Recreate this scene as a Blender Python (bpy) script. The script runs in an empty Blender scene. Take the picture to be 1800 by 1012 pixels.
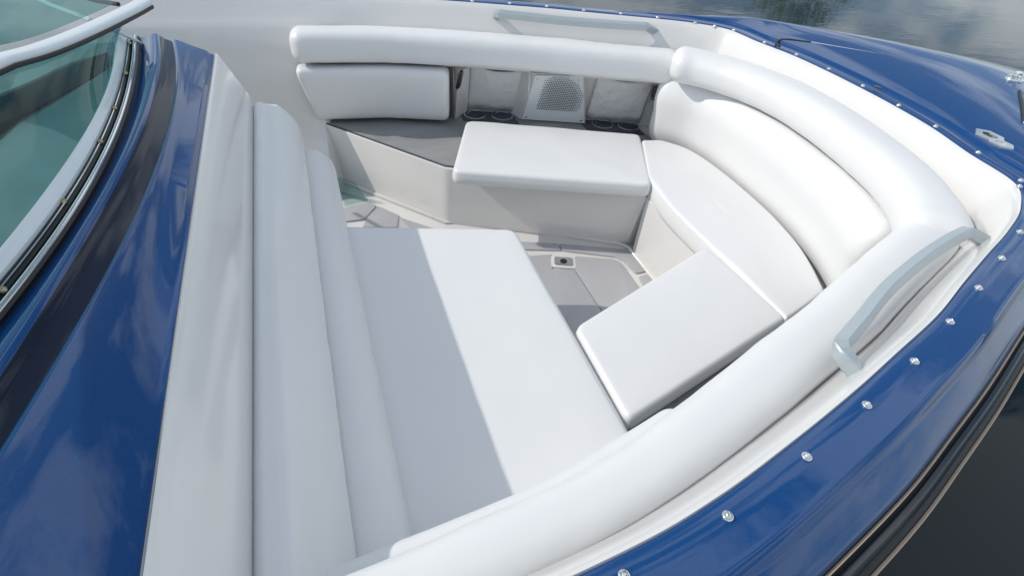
import bpy, math, random
from mathutils import Vector, Matrix, noise
random.seed(7)
SC = bpy.context.scene
COL = SC.collection

# ------------------------------------------------------------------ camera
# boat coordinates in metres: x towards the bow, y to port, z = 0 at the gunwale flange
CAM = Vector((0.0, -1.302, 0.608))
AX = ((0.943, 0.161, -0.291), (-0.324, 0.642, -0.695), (0.075, 0.750, 0.658))
FPX = 974.0
cd = bpy.data.cameras.new("camera")
cd.sensor_width = 36.0
cd.lens = FPX / 1800.0 * 36.0
cd.clip_start = 0.02
cd.clip_end = 3000.0
cam = bpy.data.objects.new("camera", cd)
COL.objects.link(cam)
Rm = Matrix(AX)
q = Rm.to_quaternion(); q.normalize()
Rm = q.to_matrix()
cam.matrix_world = Matrix.Translation(CAM) @ Rm.to_4x4()
SC.camera = cam

# ------------------------------------------------------------------ light
SUN_FWD, SUN_STB = 1.20, 0.43          # metres the shade runs forward / to starboard per metre of drop
hor = math.hypot(SUN_FWD, SUN_STB)
EL = math.atan2(1.0, hor)
sd = Vector((-SUN_FWD, SUN_STB, 1.0)).normalized()      # towards the sun
world = bpy.data.worlds.new("World"); SC.world = world
world.use_nodes = True
nt = world.node_tree; N = nt.nodes; L = nt.links
N.clear()
out = N.new('ShaderNodeOutputWorld')
sky = N.new('ShaderNodeTexSky'); sky.sky_type = 'NISHITA'; sky.sun_disc = False
sky.sun_elevation = EL
sky.sun_rotation = math.atan2(sd.x, sd.y)
sky.air_density = 1.0; sky.dust_density = 0.8
bg1 = N.new('ShaderNodeBackground'); bg1.inputs[1].default_value = 0.11
L.new(sky.outputs[0], bg1.inputs[0])
bg2 = N.new('ShaderNodeBackground'); bg2.inputs[0].default_value = (0.88, 0.95, 1.0, 1); bg2.inputs[1].default_value = 1.0
tc = N.new('ShaderNodeTexCoord')
mp = N.new('ShaderNodeMapping'); mp.inputs['Scale'].default_value = (1, 1, 2.2); mp.inputs['Location'].default_value = (3.1, 1.7, 0.4)
L.new(tc.outputs['Generated'], mp.inputs[0])
nz = N.new('ShaderNodeTexNoise'); nz.inputs['Scale'].default_value = 3.6; nz.inputs['Detail'].default_value = 8; nz.inputs['Roughness'].default_value = 0.55
L.new(mp.outputs[0], nz.inputs['Vector'])
cr = N.new('ShaderNodeValToRGB'); cr.color_ramp.elements[0].position = 0.455; cr.color_ramp.elements[1].position = 0.565
L.new(nz.outputs[0], cr.inputs[0])
mx = N.new('ShaderNodeMixShader')
L.new(cr.outputs[0], mx.inputs[0]); L.new(bg1.outputs[0], mx.inputs[1]); L.new(bg2.outputs[0], mx.inputs[2])
L.new(mx.outputs[0], out.inputs[0])
sl = bpy.data.lights.new("sun", 'SUN'); sl.energy = 2.3; sl.angle = math.radians(0.6); sl.color = (1.0, 0.95, 0.87)
so = bpy.data.objects.new("sun", sl); COL.objects.link(so)
so.rotation_euler = (-sd).to_track_quat('-Z', 'Y').to_euler()
so.location = (-5, 3, 8)
SC.view_settings.view_transform = 'Standard'
SC.view_settings.look = 'None'
SC.view_settings.exposure = 0.12
SC.view_settings.gamma = 1.0

# ------------------------------------------------------------------ helpers
def W(px, py, z=0.0):
    """world point seen at a place in the photograph at height z"""
    d = Rm @ Vector((px - 900.0, -(py - 506.0), -FPX))
    t = (z - CAM.z) / d.z
    return CAM + d * t

def tag(o, label=None, cat=None, group=None, kind=None):
    for k, v in (('label', label), ('category', cat), ('group', group), ('kind', kind)):
        if v: o[k] = v
    return o

def empty(name, loc=(0, 0, 0)):
    o = bpy.data.objects.new(name, None); COL.objects.link(o); o.location = loc
    o.empty_display_size = 0.1
    return o

def mk(name, verts, faces, mat, parent=None, smooth=True, angle=40, mats=None, fm=None):
    me = bpy.data.meshes.new(name)
    me.from_pydata([tuple(v) for v in verts], [], faces)
    me.validate()
    if mats:
        for m in mats: me.materials.append(m)
        if fm:
            for p, i in zip(me.polygons, fm): p.material_index = i
    else:
        me.materials.append(mat)
    import bmesh
    bm = bmesh.new(); bm.from_mesh(me)
    bmesh.ops.remove_doubles(bm, verts=bm.verts, dist=1e-6)
    bmesh.ops.recalc_face_normals(bm, faces=bm.faces)
    big = [f for f in bm.faces if len(f.verts) > 4]
    if big: bmesh.ops.triangulate(bm, faces=big, ngon_method='EAR_CLIP')
    bm.to_mesh(me); bm.free()
    if smooth:
        for p in me.polygons: p.use_smooth = True
        me.set_sharp_from_angle(angle=math.radians(angle))
    o = bpy.data.objects.new(name, me); COL.objects.link(o)
    if parent: o.parent = parent
    return o

def catmull(P, n=12, closed=False):
    P = [Vector(p) for p in P]
    m = len(P); outp = []
    rng = m if closed else m - 1
    for i in range(rng):
        if closed: a, b, c, d = P[i - 1], P[i], P[(i + 1) % m], P[(i + 2) % m]
        else:
            b, c = P[i], P[i + 1]
            a = P[i - 1] if i else b * 2 - c
            d = P[i + 2] if i + 2 < m else c * 2 - b
        for k in range(n):
            t = k / n
            outp.append(0.5 * ((2 * b) + (c - a) * t + (2 * a - 5 * b + 4 * c - d) * t * t + (3 * b - a - 3 * c + d) * t ** 3))
    if not closed: outp.append(P[-1].copy())
    return outp

def resample(P, n):
    P = [Vector(p) for p in P]
    s = [0.0]
    for i in range(1, len(P)): s.append(s[-1] + (P[i] - P[i - 1]).length)
    T = s[-1]; r = []; j = 0
    for k in range(n):
        t = T * k / (n - 1)
        while j < len(P) - 2 and s[j + 1] < t: j += 1
        e = s[j + 1] - s[j]
        u = 0 if e == 0 else min(1, max(0, (t - s[j]) / e))
        r.append(P[j].lerp(P[j + 1], u))
    return r, T

def sweep(name, path, section, mat, parent, n=80, rend=0.02, side=1, closed_sec=True, cap=True, mod=None, angle=45, half=None, shp=None):
    """section: list of (n, z): n towards 'side' (left of travel = +1)"""
    P, T = resample(path, n)
    if rend > 0:  # pack samples at both ends
        ss = []
        for k in range(7):
            a = k / 6 * math.pi / 2; ss.append(rend * (1 - math.cos(a)) if False else rend * (1 - math.sin(math.pi / 2 - a)))
        mid = [rend + (T - 2 * rend) * k / (n - 1) for k in range(1, n - 1)]
        ts = ss + mid + [T - s_ for s_ in reversed(ss)]
        P2, _ = resample(path, 600)
        Q = []
        for t in ts:
            u = t / T * 599; i = min(598, int(u)); Q.append(P2[i].lerp(P2[i + 1], u - i))
        P = Q
    else:
        ts = [T * k / (n - 1) for k in range(n)]
    cn = sum(p[0] for p in section) / len(section); cz = sum(p[1] for p in section) / len(section)
    hw = min(max(p[0] for p in section) - min(p[0] for p in section), max(p[1] for p in section) - min(p[1] for p in section)) / 2
    V = []; F = []; m = len(section)
    for i, p in enumerate(P):
        a = P[max(0, i - 1)]; b = P[min(len(P) - 1, i + 1)]
        if i < 4: a, b = P[0], P[min(8, len(P) - 1)]
        if i > len(P) - 5: a, b = P[max(0, len(P) - 9)], P[-1]
        t = (b - a); t.z = 0; t.normalize()
        nn = Vector((-t.y, t.x, 0)) * side
        sc = 0.0
        if rend > 0:
            e = min(ts[i], T - ts[i])
            if e < rend: sc = rend * (1 - math.sqrt(max(0, 1 - ((rend - e) / rend) ** 2)))
        for (u, v) in section:
            du, dv = u - cn, v - cz
            l = math.hypot(du, dv) or 1
            k = max(0.02, 1 - sc / l)
            uu, vv = cn + du * k, cz + dv * k
            if shp: uu, vv = shp(uu, vv, ts[i] / T)
            q = p + nn * uu + Vector((0, 0, vv))
            if mat is M['vinyl']:      # stuffing is never quite even
                e = .0022 * noise.noise(q * 6) + .0010 * noise.noise(q * 19) + .0022 * max(0, noise.noise(Vector((ts[i] * 14, v * 9, cz * 50)))) * max(0, 1 - min(ts[i], T - ts[i]) / .12)
                d_ = Vector((0, 0, dv)) + nn * du
                if d_.length > 1e-6: q = q + d_.normalized() * e
            V.append(q)
    for i in range(len(P) - 1):
        for j in range(m if closed_sec else m - 1):
            j2 = (j + 1) % m
            F.append((i * m + j, i * m + j2, (i + 1) * m + j2, (i + 1) * m + j))
    if cap and closed_sec:
        F.append(tuple(range(m))); F.append(tuple((len(P) - 1) * m + j for j in range(m)))
    return mk(name, V, F, mat, parent, angle=angle)

def superell(w, h, p=3.0, n=36, cn=0, cz=0, shear=0):
    r = []
    for k in range(n):
        a = 2 * math.pi * k / n
        c, s = math.cos(a), math.sin(a)
        x = w * math.copysign(abs(c) ** (2 / p), c); z = h * math.copysign(abs(s) ** (2 / p), s)
        r.append((cn + x + shear * z, cz + z))
    return r

def round_poly(P, r, seg=6):
    P = [Vector((p[0], p[1])) for p in P]; m = len(P); o = []
    for i in range(m):
        a, b, c = P[i - 1], P[i], P[(i + 1) % m]
        rr = r[i] if isinstance(r, (list, tuple)) else r
        u = (a - b); v = (c - b); lu, lv = u.length, v.length; u.normalize(); v.normalize()
        d = min(rr, lu * 0.45, lv * 0.45)
        p0, p1 = b + u * d, b + v * d
        for k in range(seg + 1):
            t = k / seg
            o.append((1 - t) ** 2 * p0 + 2 * t * (1 - t) * b + t * t * p1)
    return o

def dens(P, step=0.02):
    o = []; m = len(P)
    for i in range(m):
        a, b = P[i], P[(i + 1) % m]; k = max(1, int((b - a).length / step))
        for j in range(k): o.append(a.lerp(b, j / k))
    return o

def area(P): return 0.5 * sum(P[i - 1].x * P[i].y - P[i].x * P[i - 1].y for i in range(len(P)))

def normals(P):
    o = []; m = len(P)
    for i in range(m):
        t = (P[(i + 1) % m] - P[i - 1])
        if t.length < 1e-9: t = P[(i + 1) % m] - P[i]
        t.normalize(); o.append(Vector((-t.y, t.x)))       # inward when counter-clockwise
    return o

def cushion(name, outline, ztop, thick, r, mat, parent=None, crown=0.006, lean=0.0, puff=0.003, seams=None, pull=0.0):
    P = dens(outline, 0.018)
    if area(P) < 0: P.reverse()
    NR = normals(P); m = len(P)
    rows = []
    zb = ztop - thick
    rows.append([(p + n * 0.012) for p, n in zip(P, NR)] + [zb])
    rows.append([(p + n * 0.003) for p, n in zip(P, NR)] + [zb + 0.006])
    for k in range(1, 5):
        f = k / 5; rows.append([(p - n * puff * math.sin(math.pi * f)) for p, n in zip(P, NR)] + [zb + 0.006 + (thick - r - 0.006) * f])
    for k in range(0, 7):
        a = k / 6 * math.pi / 2
        rows.append([(p + n * r * (1 - math.cos(a))) for p, n in zip(P, NR)] + [ztop - r + r * math.sin(a)])
    base = [(p + n * r) for p, n in zip(P, NR)]
    c = sum(base, Vector((0, 0))) / m
    K = 12
    for k in range(1, K):
        f = 1 - k / K
        rows.append([c + (b - c) * f for b in base] + [ztop + crown * (1 - f * f)])
    V = []; F = []
    for row in rows:
        z = row[-1]
        for p in row[:-1]:
            zz = z
            if z > ztop - 0.002:
                zz += 0.0030 * noise.noise(Vector((p.x * 5, p.y * 5, z + ztop * 9))) + 0.0008 * noise.noise(Vector((p.x * 16, p.y * 13, 3)))
            V.append(Vector((p.x, p.y, zz)))
    for i in range(len(rows) - 1):
        for j in range(m):
            j2 = (j + 1) % m
            F.append((i * m + j, i * m + j2, (i + 1) * m + j2, (i + 1) * m + j))
    V.append(Vector((c.x, c.y, ztop + crown))); ci = len(V) - 1
    b0 = (len(rows) - 1) * m
    for j in range(m): F.append((b0 + j, b0 + (j + 1) % m, ci))
    F.append(tuple(range(m)))
    o = mk(name, V, F, mat, parent, angle=50)
    return o

def prism(name, outline, z0, z1, mat, parent=None, bev=0.0, angle=30):
    P = [Vector((p[0], p[1])) for p in outline]
    if area(P) < 0: P.reverse()
    m = len(P); NR = normals(P)
    rows = [([p for p in P], z0)]
    if bev:
        for k in range(4):
            a = k / 3 * math.pi / 2
            rows.append(([p + n * bev * (1 - math.cos(a)) for p, n in zip(P, NR)], z1 - bev + bev * math.sin(a)))
    else: rows.append((P, z1))
    V = []; F = []
    for pts, z in rows:
        for p in pts: V.append((p.x, p.y, z))
    for i in range(len(rows) - 1):
        for j in range(m):
            j2 = (j + 1) % m; F.append((i * m + j, i * m + j2, (i + 1) * m + j2, (i + 1) * m + j))
    F.append(tuple(range(m))); F.append(tuple((len(rows) - 1) * m + j for j in range(m)))
    return mk(name, V, F, mat, parent, angle=angle)

def loft(name, curves, mat, parent=None, thick=0.0, angle=35, mats=None, fmrow=None):
    m = len(curves[0]); V = []; F = []; fm = []
    for c in curves: V += [Vector(p) for p in c]
    for i in range(len(curves) - 1):
        for j in range(m - 1):
            F.append((i * m + j, i * m + j + 1, (i + 1) * m + j + 1, (i + 1) * m + j))
            if fmrow: fm.append(fmrow[i])
    o = mk(name, V, F, mat, parent, angle=angle, mats=mats, fm=fm if fmrow else None)
    if thick:
        md = o.modifiers.new("thickness", 'SOLIDIFY'); md.thickness = thick; md.offset = -1
    return o

class MB:
    def __init__(s): s.v = []; s.f = []
    def add(s, V, F):
        k = len(s.v); s.v += [Vector(v) for v in V]; s.f += [tuple(i + k for i in f) for f in F]
    def frustum(s, c, ax, r0, r1, h, n=20, h0=0.0, cap=True):
        ax = Vector(ax).normalized(); u = ax.orthogonal().normalized(); w = ax.cross(u); c = Vector(c)
        V = [c + ax * h0 + (u * math.cos(2 * math.pi * k / n) + w * math.sin(2 * math.pi * k / n)) * r0 for k in range(n)]
        V += [c + ax * h + (u * math.cos(2 * math.pi * k / n) + w * math.sin(2 * math.pi * k / n)) * r1 for k in range(n)]
        F = [(k, (k + 1) % n, n + (k + 1) % n, n + k) for k in range(n)]
        if cap: F += [tuple(range(n)), tuple(range(n, 2 * n))]
        s.add(V, F)
    def lathe(s, c, prof, n=28, ax=(0, 0, 1), sx=1, sy=1, cap=True):
        ax = Vector(ax).normalized(); u = Vector((1, 0, 0)) if abs(ax.x) < .9 else Vector((0, 1, 0))
        u = (u - ax * u.dot(ax)).normalized(); w = ax.cross(u); c = Vector(c)
        V = []; m = len(prof)
        for r, h in prof:
            for k in range(n):
                a = 2 * math.pi * k / n
                V.append(c + ax * h + u * math.cos(a) * r * sx + w * math.sin(a) * r * sy)
        F = [(i * n + k, i * n + (k + 1) % n, (i + 1) * n + (k + 1) % n, (i + 1) * n + k) for i in range(m - 1) for k in range(n)]
        if cap: F += [tuple(range((m - 1) * n, m * n))]
        s.add(V, F)
    def tube(s, P, r, n=8):
        P = [Vector(p) for p in P]; V = []
        for i, p in enumerate(P):
            t = (P[min(i + 1, len(P) - 1)] - P[max(0, i - 1)]).normalized()
            u = t.cross(Vector((0, 0, 1)));
            if u.length < 1e-3: u = Vector((1, 0, 0))
            u.normalize(); w = t.cross(u)
            for k in range(n):
                a = 2 * math.pi * k / n; V.append(p + (u * math.cos(a) + w * math.sin(a)) * r)
        F = [(i * n + k, i * n + (k + 1) % n, (i + 1) * n + (k + 1) % n, (i + 1) * n + k) for i in range(len(P) - 1) for k in range(n)]
        F += [tuple(range(n)), tuple(range((len(P) - 1) * n, len(P) * n))]
        s.add(V, F)
    def build(s, name, mat, parent=None, angle=40): return mk(name, s.v, s.f, mat, parent, angle=angle)

# ------------------------------------------------------------------ materials
def mat(name, col, rough=0.4, metal=0.0, coat=0.0, coat_rough=0.05, bump=None, colvar=None, spec=0.5, ior=1.5, extra=None):
    m = bpy.data.materials.new(name); m.use_nodes = True
    nt = m.node_tree; b = nt.nodes['Principled BSDF']
    b.inputs['Base Color'].default_value = (*col, 1); b.inputs['Roughness'].default_value = rough
    b.inputs['Metallic'].default_value = metal; b.inputs['Coat Weight'].default_value = coat
    b.inputs['Coat Roughness'].default_value = coat_rough; b.inputs['Specular IOR Level'].default_value = spec; b.inputs['IOR'].default_value = ior
    tc = nt.nodes.new('ShaderNodeTexCoord')
    if colvar:
        sc, det, amt, c2 = colvar[:4]
        n = nt.nodes.new('ShaderNodeTexNoise'); n.inputs['Scale'].default_value = sc; n.inputs['Detail'].default_value = det
        mp = nt.nodes.new('ShaderNodeMapping'); nt.links.new(tc.outputs['Object'], mp.inputs[0])
        if len(colvar) > 4: mp.inputs['Scale'].default_value = colvar[4]
        nt.links.new(mp.outputs[0], n.inputs['Vector'])
        r = nt.nodes.new('ShaderNodeMapRange'); r.inputs[1].default_value = 0.35; r.inputs[2].default_value = 0.65; r.inputs[4].default_value = amt
        nt.links.new(n.outputs[0], r.inputs[0])
        mi = nt.nodes.new('ShaderNodeMix'); mi.data_type = 'RGBA'
        mi.inputs[6].default_value = (*col, 1); mi.inputs[7].default_value = (*c2, 1)
        nt.links.new(r.outputs[0], mi.inputs[0]); nt.links.new(mi.outputs[2], b.inputs['Base Color'])
    if bump:
        prev = None
        for sc, det, st, dist in bump:
            n = nt.nodes.new('ShaderNodeTexNoise'); n.inputs['Scale'].default_value = sc; n.inputs['Detail'].default_value = det
            nt.links.new(tc.outputs['Object'], n.inputs['Vector'])
            bp = nt.nodes.new('ShaderNodeBump'); bp.inputs['Strength'].default_value = st; bp.inputs['Distance'].default_value = dist
            nt.links.new(n.outputs[0], bp.inputs['Height'])
            if prev: nt.links.new(prev.outputs[0], bp.inputs['Normal'])
            prev = bp
        nt.links.new(prev.outputs[0], b.inputs['Normal'])
    return m

M = {}
M['vinyl'] = mat('white_vinyl', (0.775, 0.778, 0.776), 0.42, bump=[(9, 2, 0.25, 0.006), (900, 1, 0.10, 0.0006)], colvar=(6, 4, 0.35, (0.745, 0.752, 0.758)), coat=0.14, coat_rough=0.35)
M['gel'] = mat('white_gelcoat', (0.74, 0.728, 0.71), 0.18, coat=0.7, coat_rough=0.08, bump=[(3, 2, 0.10, 0.01)], colvar=(2.5, 3, 0.5, (0.70, 0.69, 0.68)))
M['blue'] = mat('blue_gelcoat', (0.004, 0.051, 0.188), 0.3, spec=0.1, coat=1.0, coat_rough=0.015, bump=[(2.5, 2, 0.02, 0.002)], colvar=(300, 2, 0.5, (0.007, 0.070, 0.215)))
M['stripe'] = mat('dark_gelcoat', (0.006, 0.009, 0.024), 0.4, spec=0.1, coat=0.5, coat_rough=0.06, bump=[(5, 2, 0.08, 0.004)], colvar=(250, 2, 0.5, (0.010, 0.015, 0.034)))
M['eva'] = mat('grey_foam_decking', (0.235, 0.245, 0.25), 0.75, bump=[(260, 3, 0.4, 0.0015)], colvar=(6, 5, 0.8, (0.30, 0.30, 0.305), (1, 2.2, 1)))
M['evafloor'] = mat('light_grey_foam_decking', (0.42, 0.42, 0.44), 0.75, bump=[(260, 3, 0.4, 0.0015)], colvar=(5, 5, 0.7, (0.47, 0.47, 0.485), (2, 1, 1)))
M['evadark'] = mat('dark_foam_and_shade', (0.045, 0.052, 0.075), 0.8, bump=[(260, 3, 0.4, 0.0015)], colvar=(12, 5, 0.8, (0.07, 0.078, 0.10)))  # dark edging foam; round the cup holders it paints the recess shade
M['black'] = mat('black_rubber', (0.012, 0.013, 0.016), 0.45, bump=[(60, 3, 0.2, 0.001)])
M['blackgloss'] = mat('black_plastic', (0.01, 0.012, 0.018), 0.18, coat=0.5, bump=[(20, 2, 0.15, 0.002)])
M['alu'] = mat('satin_aluminium', (0.72, 0.77, 0.80), 0.36, metal=0.25, bump=[(500, 1, 0.05, 0.0003)])
M['rail'] = mat('powder_coated_rail', (0.45, 0.51, 0.53), 0.28, metal=0.4, coat=0.25, coat_rough=0.2, bump=[(300, 2, 0.05, 0.0004)])
M['chrome'] = mat('polished_steel', (0.80, 0.80, 0.79), 0.12, metal=1.0, bump=[(80, 1, 0.06, 0.001)])
M['darksteel'] = mat('tarnished_steel', (0.58, 0.57, 0.56), 0.3, metal=1.0)
M['pocket'] = mat('pocket_vinyl', (0.78, 0.775, 0.775), 0.5, bump=[(14, 4, 0.8, 0.02), (5, 2, 0.6, 0.03)])
M['cream'] = mat('cream_strip_and_highlight', (0.50, 0.38, 0.28), 0.4)  # colour of the lower rail strip, also of the painted rail highlight
M['speaker'] = mat('grey_speaker_grille', (0.78, 0.82, 0.83), 0.4, metal=0.0)
M['hole'] = mat('speaker_cavity', (0.05, 0.055, 0.065), 0.7)
M['brass'] = mat('dull_screw', (0.42, 0.34, 0.22), 0.35, metal=0.9)
M['interior'] = mat('grey_cockpit_vinyl', (0.33, 0.36, 0.38), 0.5, bump=[(8, 3, 0.3, 0.01)], colvar=(3, 4, 0.7, (0.16, 0.19, 0.21)))
M['leaf'] = mat('tree_leaves', (0.07, 0.14, 0.03), 0.6, colvar=(1.5, 3, 0.9, (0.14, 0.21, 0.04)))
M['redleaf'] = mat('red_blossom', (0.32, 0.04, 0.06), 0.6)
M['bark'] = mat('bark', (0.10, 0.075, 0.055), 0.8, bump=[(12, 4, 0.6, 0.05)])
M['dryleaf'] = mat('dry_leaf', (0.30, 0.19, 0.10), 0.6)
M['hullside'] = M['blue']

def glass_mat(name, tint, refl=1.0):
    m = bpy.data.materials.new(name); m.use_nodes = True
    nt = m.node_tree; nt.nodes.clear(); o = nt.nodes.new('ShaderNodeOutputMaterial')
    tr = nt.nodes.new('ShaderNodeBsdfTransparent'); tr.inputs[0].default_value = (*tint, 1)
    gl = nt.nodes.new('ShaderNodeBsdfGlossy'); gl.inputs['Roughness'].default_value = 0.015; gl.inputs[0].default_value = (0.92, 1, 0.99, 1)
    lw = nt.nodes.new('ShaderNodeLayerWeight'); lw.inputs[0].default_value = 0.5
    pw = nt.nodes.new('ShaderNodeMath'); pw.operation = 'POWER'; pw.inputs[1].default_value = 4.8; nt.links.new(lw.outputs['Facing'], pw.inputs[0])
    fr = nt.nodes.new('ShaderNodeMath'); fr.operation = 'ADD'; fr.inputs[1].default_value = 0.025; nt.links.new(pw.outputs[0], fr.inputs[0])
    mu = nt.nodes.new('ShaderNodeMath'); mu.operation = 'MULTIPLY'; mu.inputs[1].default_value = refl; mu.use_clamp = True
    mi = nt.nodes.new('ShaderNodeMixShader')
    nt.links.new(fr.outputs[0], mu.inputs[0]); nt.links.new(mu.outputs[0], mi.inputs[0])
    nt.links.new(tr.outputs[0], mi.inputs[1]); nt.links.new(gl.outputs[0], mi.inputs[2]); nt.links.new(mi.outputs[0], o.inputs[0])
    return m
M['glass'] = glass_mat('teal_windshield_glass', (0.24, 0.48, 0.47), 0.85)
M['acrylic'] = glass_mat('clear_acrylic', (0.74, 0.84, 0.84), 1.0)

def water_mat():
    m = bpy.data.materials.new('calm_water'); m.use_nodes = True
    nt = m.node_tree; b = nt.nodes['Principled BSDF']
    b.inputs['Base Color'].default_value = (0.013, 0.024, 0.030, 1)
    b.inputs['Specular IOR Level'].default_value = 0.30; b.inputs['Roughness'].default_value = 0.03; b.inputs['IOR'].default_value = 1.33
    b.inputs['Coat Weight'].default_value = 0.1; b.inputs['Coat IOR'].default_value = 1.33; b.inputs['Coat Roughness'].default_value = 0.03
    tc = nt.nodes.new('ShaderNodeTexCoord')
    prev = None
    for sc, st, dist, vs in ((0.9, 0.10, 0.035, (1, 2.2, 1)), (0.3, 0.15, 0.08, (1, 1, 1)), (5.5, 0.06, 0.010, (1, 3, 1))):
        mp = nt.nodes.new('ShaderNodeMapping'); mp.inputs['Scale'].default_value = vs; mp.inputs['Rotation'].default_value = (0, 0, math.radians(35))
        nt.links.new(tc.outputs['Object'], mp.inputs[0])
        n = nt.nodes.new('ShaderNodeTexNoise'); n.inputs['Scale'].default_value = sc; n.inputs['Detail'].default_value = 1.5
        nt.links.new(mp.outputs[0], n.inputs['Vector'])
        bp = nt.nodes.new('ShaderNodeBump'); bp.inputs['Strength'].default_value = st; bp.inputs['Distance'].default_value = dist
        nt.links.new(n.outputs[0], bp.inputs['Height'])
        if prev: nt.links.new(prev.outputs[0], bp.inputs['Normal'])
        prev = bp
    nt.links.new(prev.outputs[0], b.inputs['Normal'])
    nt.links.new(prev.outputs[0], b.inputs['Coat Normal'])
    return m
M['water'] = water_mat()

# ================================================================== water
ZW = -1.05
S = 400.0
wt = mk('water', [(-S, -S, ZW), (S, -S, ZW), (S, S, ZW), (-S, S, ZW)], [(0, 1, 2, 3)], M['water'], smooth=False)
tag(wt, kind='structure')
lake = mk('lake_bed', [(-S, -S, ZW - 2.5), (S, -S, ZW - 2.5), (S, S, ZW - 2.5), (-S, S, ZW - 2.5)], [(0, 1, 2, 3)], M['interior'], smooth=False)
tag(lake, kind='structure')

# ================================================================== boat
boat = empty('speedboat', (0, 0, ZW))
tag(boat, 'blue bowrider speedboat with white bow cockpit, tinted windshield and silver grab rails', 'boat')
OFF = Vector((0, 0, -ZW))
def part(o, parent=boat, label=None):
    """parent keeping world place"""
    o.parent = parent
    if parent is boat:
        o.location = o.location + OFF
    if label: o['label'] = label
    return o

# --- plan curves (port half, aft to bow)
SNAP = [(-2.6, 1.20), (-1.2, 1.19), (-.36, 1.172), (-.06, 1.155), (.24, 1.130), (.39, 1.105), (.54, 1.066), (.69, 1.022), (.825, .978), (.975, .928),
        (1.11, .872), (1.245, .818), (1.38, .765), (1.512, .700), (1.622, .604), (1.655, .445), (1.692, .300), (1.708, .150), (1.712, 0)]
SHEER = [(-2.6, 1.30), (-1.2, 1.29), (-.36, 1.268), (-.06, 1.252), (.24, 1.232), (.39, 1.206), (.54, 1.168), (.69, 1.125), (.825, 1.078), (.975, 1.024),
         (1.15, .955), (1.34, .88), (1.56, .79), (1.78, .695), (2.0, .585), (2.25, .435), (2.47, .275), (2.63, .12), (2.70, 0)]
def mirror(c): return c + [(x, -y) for x, y in reversed(c[:-1])]
NP = 220
def rs(c, keep=True):
    """parameter-wise catmull so that paired curves stay paired"""
    return catmull([Vector((x, y, 0)) for x, y in c], 8)
snapc = rs(mirror(SNAP)); sheerc = rs(mirror(SHEER))
def nrm2(C):
    o = []
    for i in range(len(C)):
        t = C[min(i + 1, len(C) - 1)] - C[max(0, i - 1)]; t.z = 0; t.normalize(); o.append(Vector((t.y, -t.x, 0)))
    return o
# travel is port aft -> bow -> starboard aft, interior lies to the right of travel
sn = nrm2(snapc); hn = nrm2(sheerc)
Bc = [p + n * 0.024 for p, n in zip(snapc, sn)]        # opening edge
def offc(C, n, d, z): return [p + k * d + Vector((0, 0, z)) for p, k in zip(C, n)]
def zf(p):   # foredeck crown, grows towards the bow
    return 0.0

def lerpc(A, B, t, z):
    return [a.lerp(b, t) * 1.0 + Vector((0, 0, z)) for a, b in zip(A, B)]
def bowness(p):
    return max(0.0, min(1.0, (p.x - 1.25) / 0.6))
def deckrow(t, zs, zb):
    o = []
    for a, b in zip(snapc, sheerc):
        k = bowness(b)
        q = a.lerp(b, t); q.z = zs * (1 - k) + zb * k
        o.append(q)
    return o
def flange(d, z): return offc(snapc, sn, -d, z)
rows = [offc(Bc, sn, 0.0, -0.020), offc(Bc, sn, 0.0, -0.004), offc(Bc, sn, -0.004, 0.0), flange(0.012, 0.0)]
def frow(d, zs, zb):
    o = []
    for a, b, n in zip(snapc, sheerc, sn):
        k = bowness(b)
        q = a - n * (d * 1.0); q.z = zs * (1 - k) + zb * k
        o.append(q)
    return o
rows += [frow(0.034, -.001, .001), frow(0.040, -.001, .008), frow(0.046, -.002, .011)]
for t, zs, zb in ((.55, -.0115, .018), (.62, -.0165, .021), (.70, -.0225, .018), (.78, -.0285, .008), (.86, -.0345, -.008), (.93, -.0400, -.026), (.978, -.0440, -.042), (.992, -.0465, -.047), (1.0, -.052, -.052)):
    rows.append(deckrow(t, zs, zb))
deck = loft('deck', rows, M['blue'], None, angle=60)
part(deck)
# hull sides
rows = [[Vector((p.x, p.y, -.10)) + n * 0.004 for p, n in zip(sheerc, hn)]]
for d, z in ((.012, -.3), (.025, -.6), (.05, -.8), (.13, -1.0), (.34, -1.25), (.6, -1.5)):
    r_ = []
    for p, n in zip(sheerc, hn):
        k = max(0, (p.x - .5) / 2.2)
        q = p + n * min(d * (1 + k), abs(p.y) * .9 if abs(p.y) > .01 else 0); q.x -= d * k * .8; q.z = z
        r_.append(q)
    rows.append(r_)
hull = loft('hull', rows, M['hullside'], None); part(hull)
# rub rail: black body, dark glossy channel, painted highlight line and cream lower strip
RS = offc(sheerc, hn, 0.0, 0.0)
def strip(name, sec, m, parent, ang=40):
    V = []; F = []; k = len(sec)
    for p, n in zip(sheerc, hn):
        for u, z in sec: V.append(p - n * u + Vector((0, 0, z - .008)))
    for i in range(len(sheerc) - 1):
        for j in range(k): F.append((i * k + j, i * k + (j + 1) % k, (i + 1) * k + (j + 1) % k, (i + 1) * k + j))
    F += [tuple(range(k)), tuple(range((len(sheerc) - 1) * k, len(sheerc) * k))]
    return mk(name, V, F, m, parent, angle=ang)
rr = strip('rub_rail', [(-.004, -.047), (.006, -.046), (.010, -.056), (.020, -.060), (.024, -.070), (.034, -.078), (.036, -.10), (.0, -.115), (-.004, -.11)], M['black'], None); part(rr)
strip('rail_highlight', [(.002, -.0455), (.0038, -.0445), (.0055, -.0455), (.0055, -.048), (.002, -.048)], M['cream'], rr)  # highlight on the black rail, put in as a tan strip
strip('rail_insert', [(.012, -.0545), (.018, -.052), (.024, -.058), (.027, -.068), (.022, -.070), (.012, -.060)], M['blackgloss'], rr)
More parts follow.
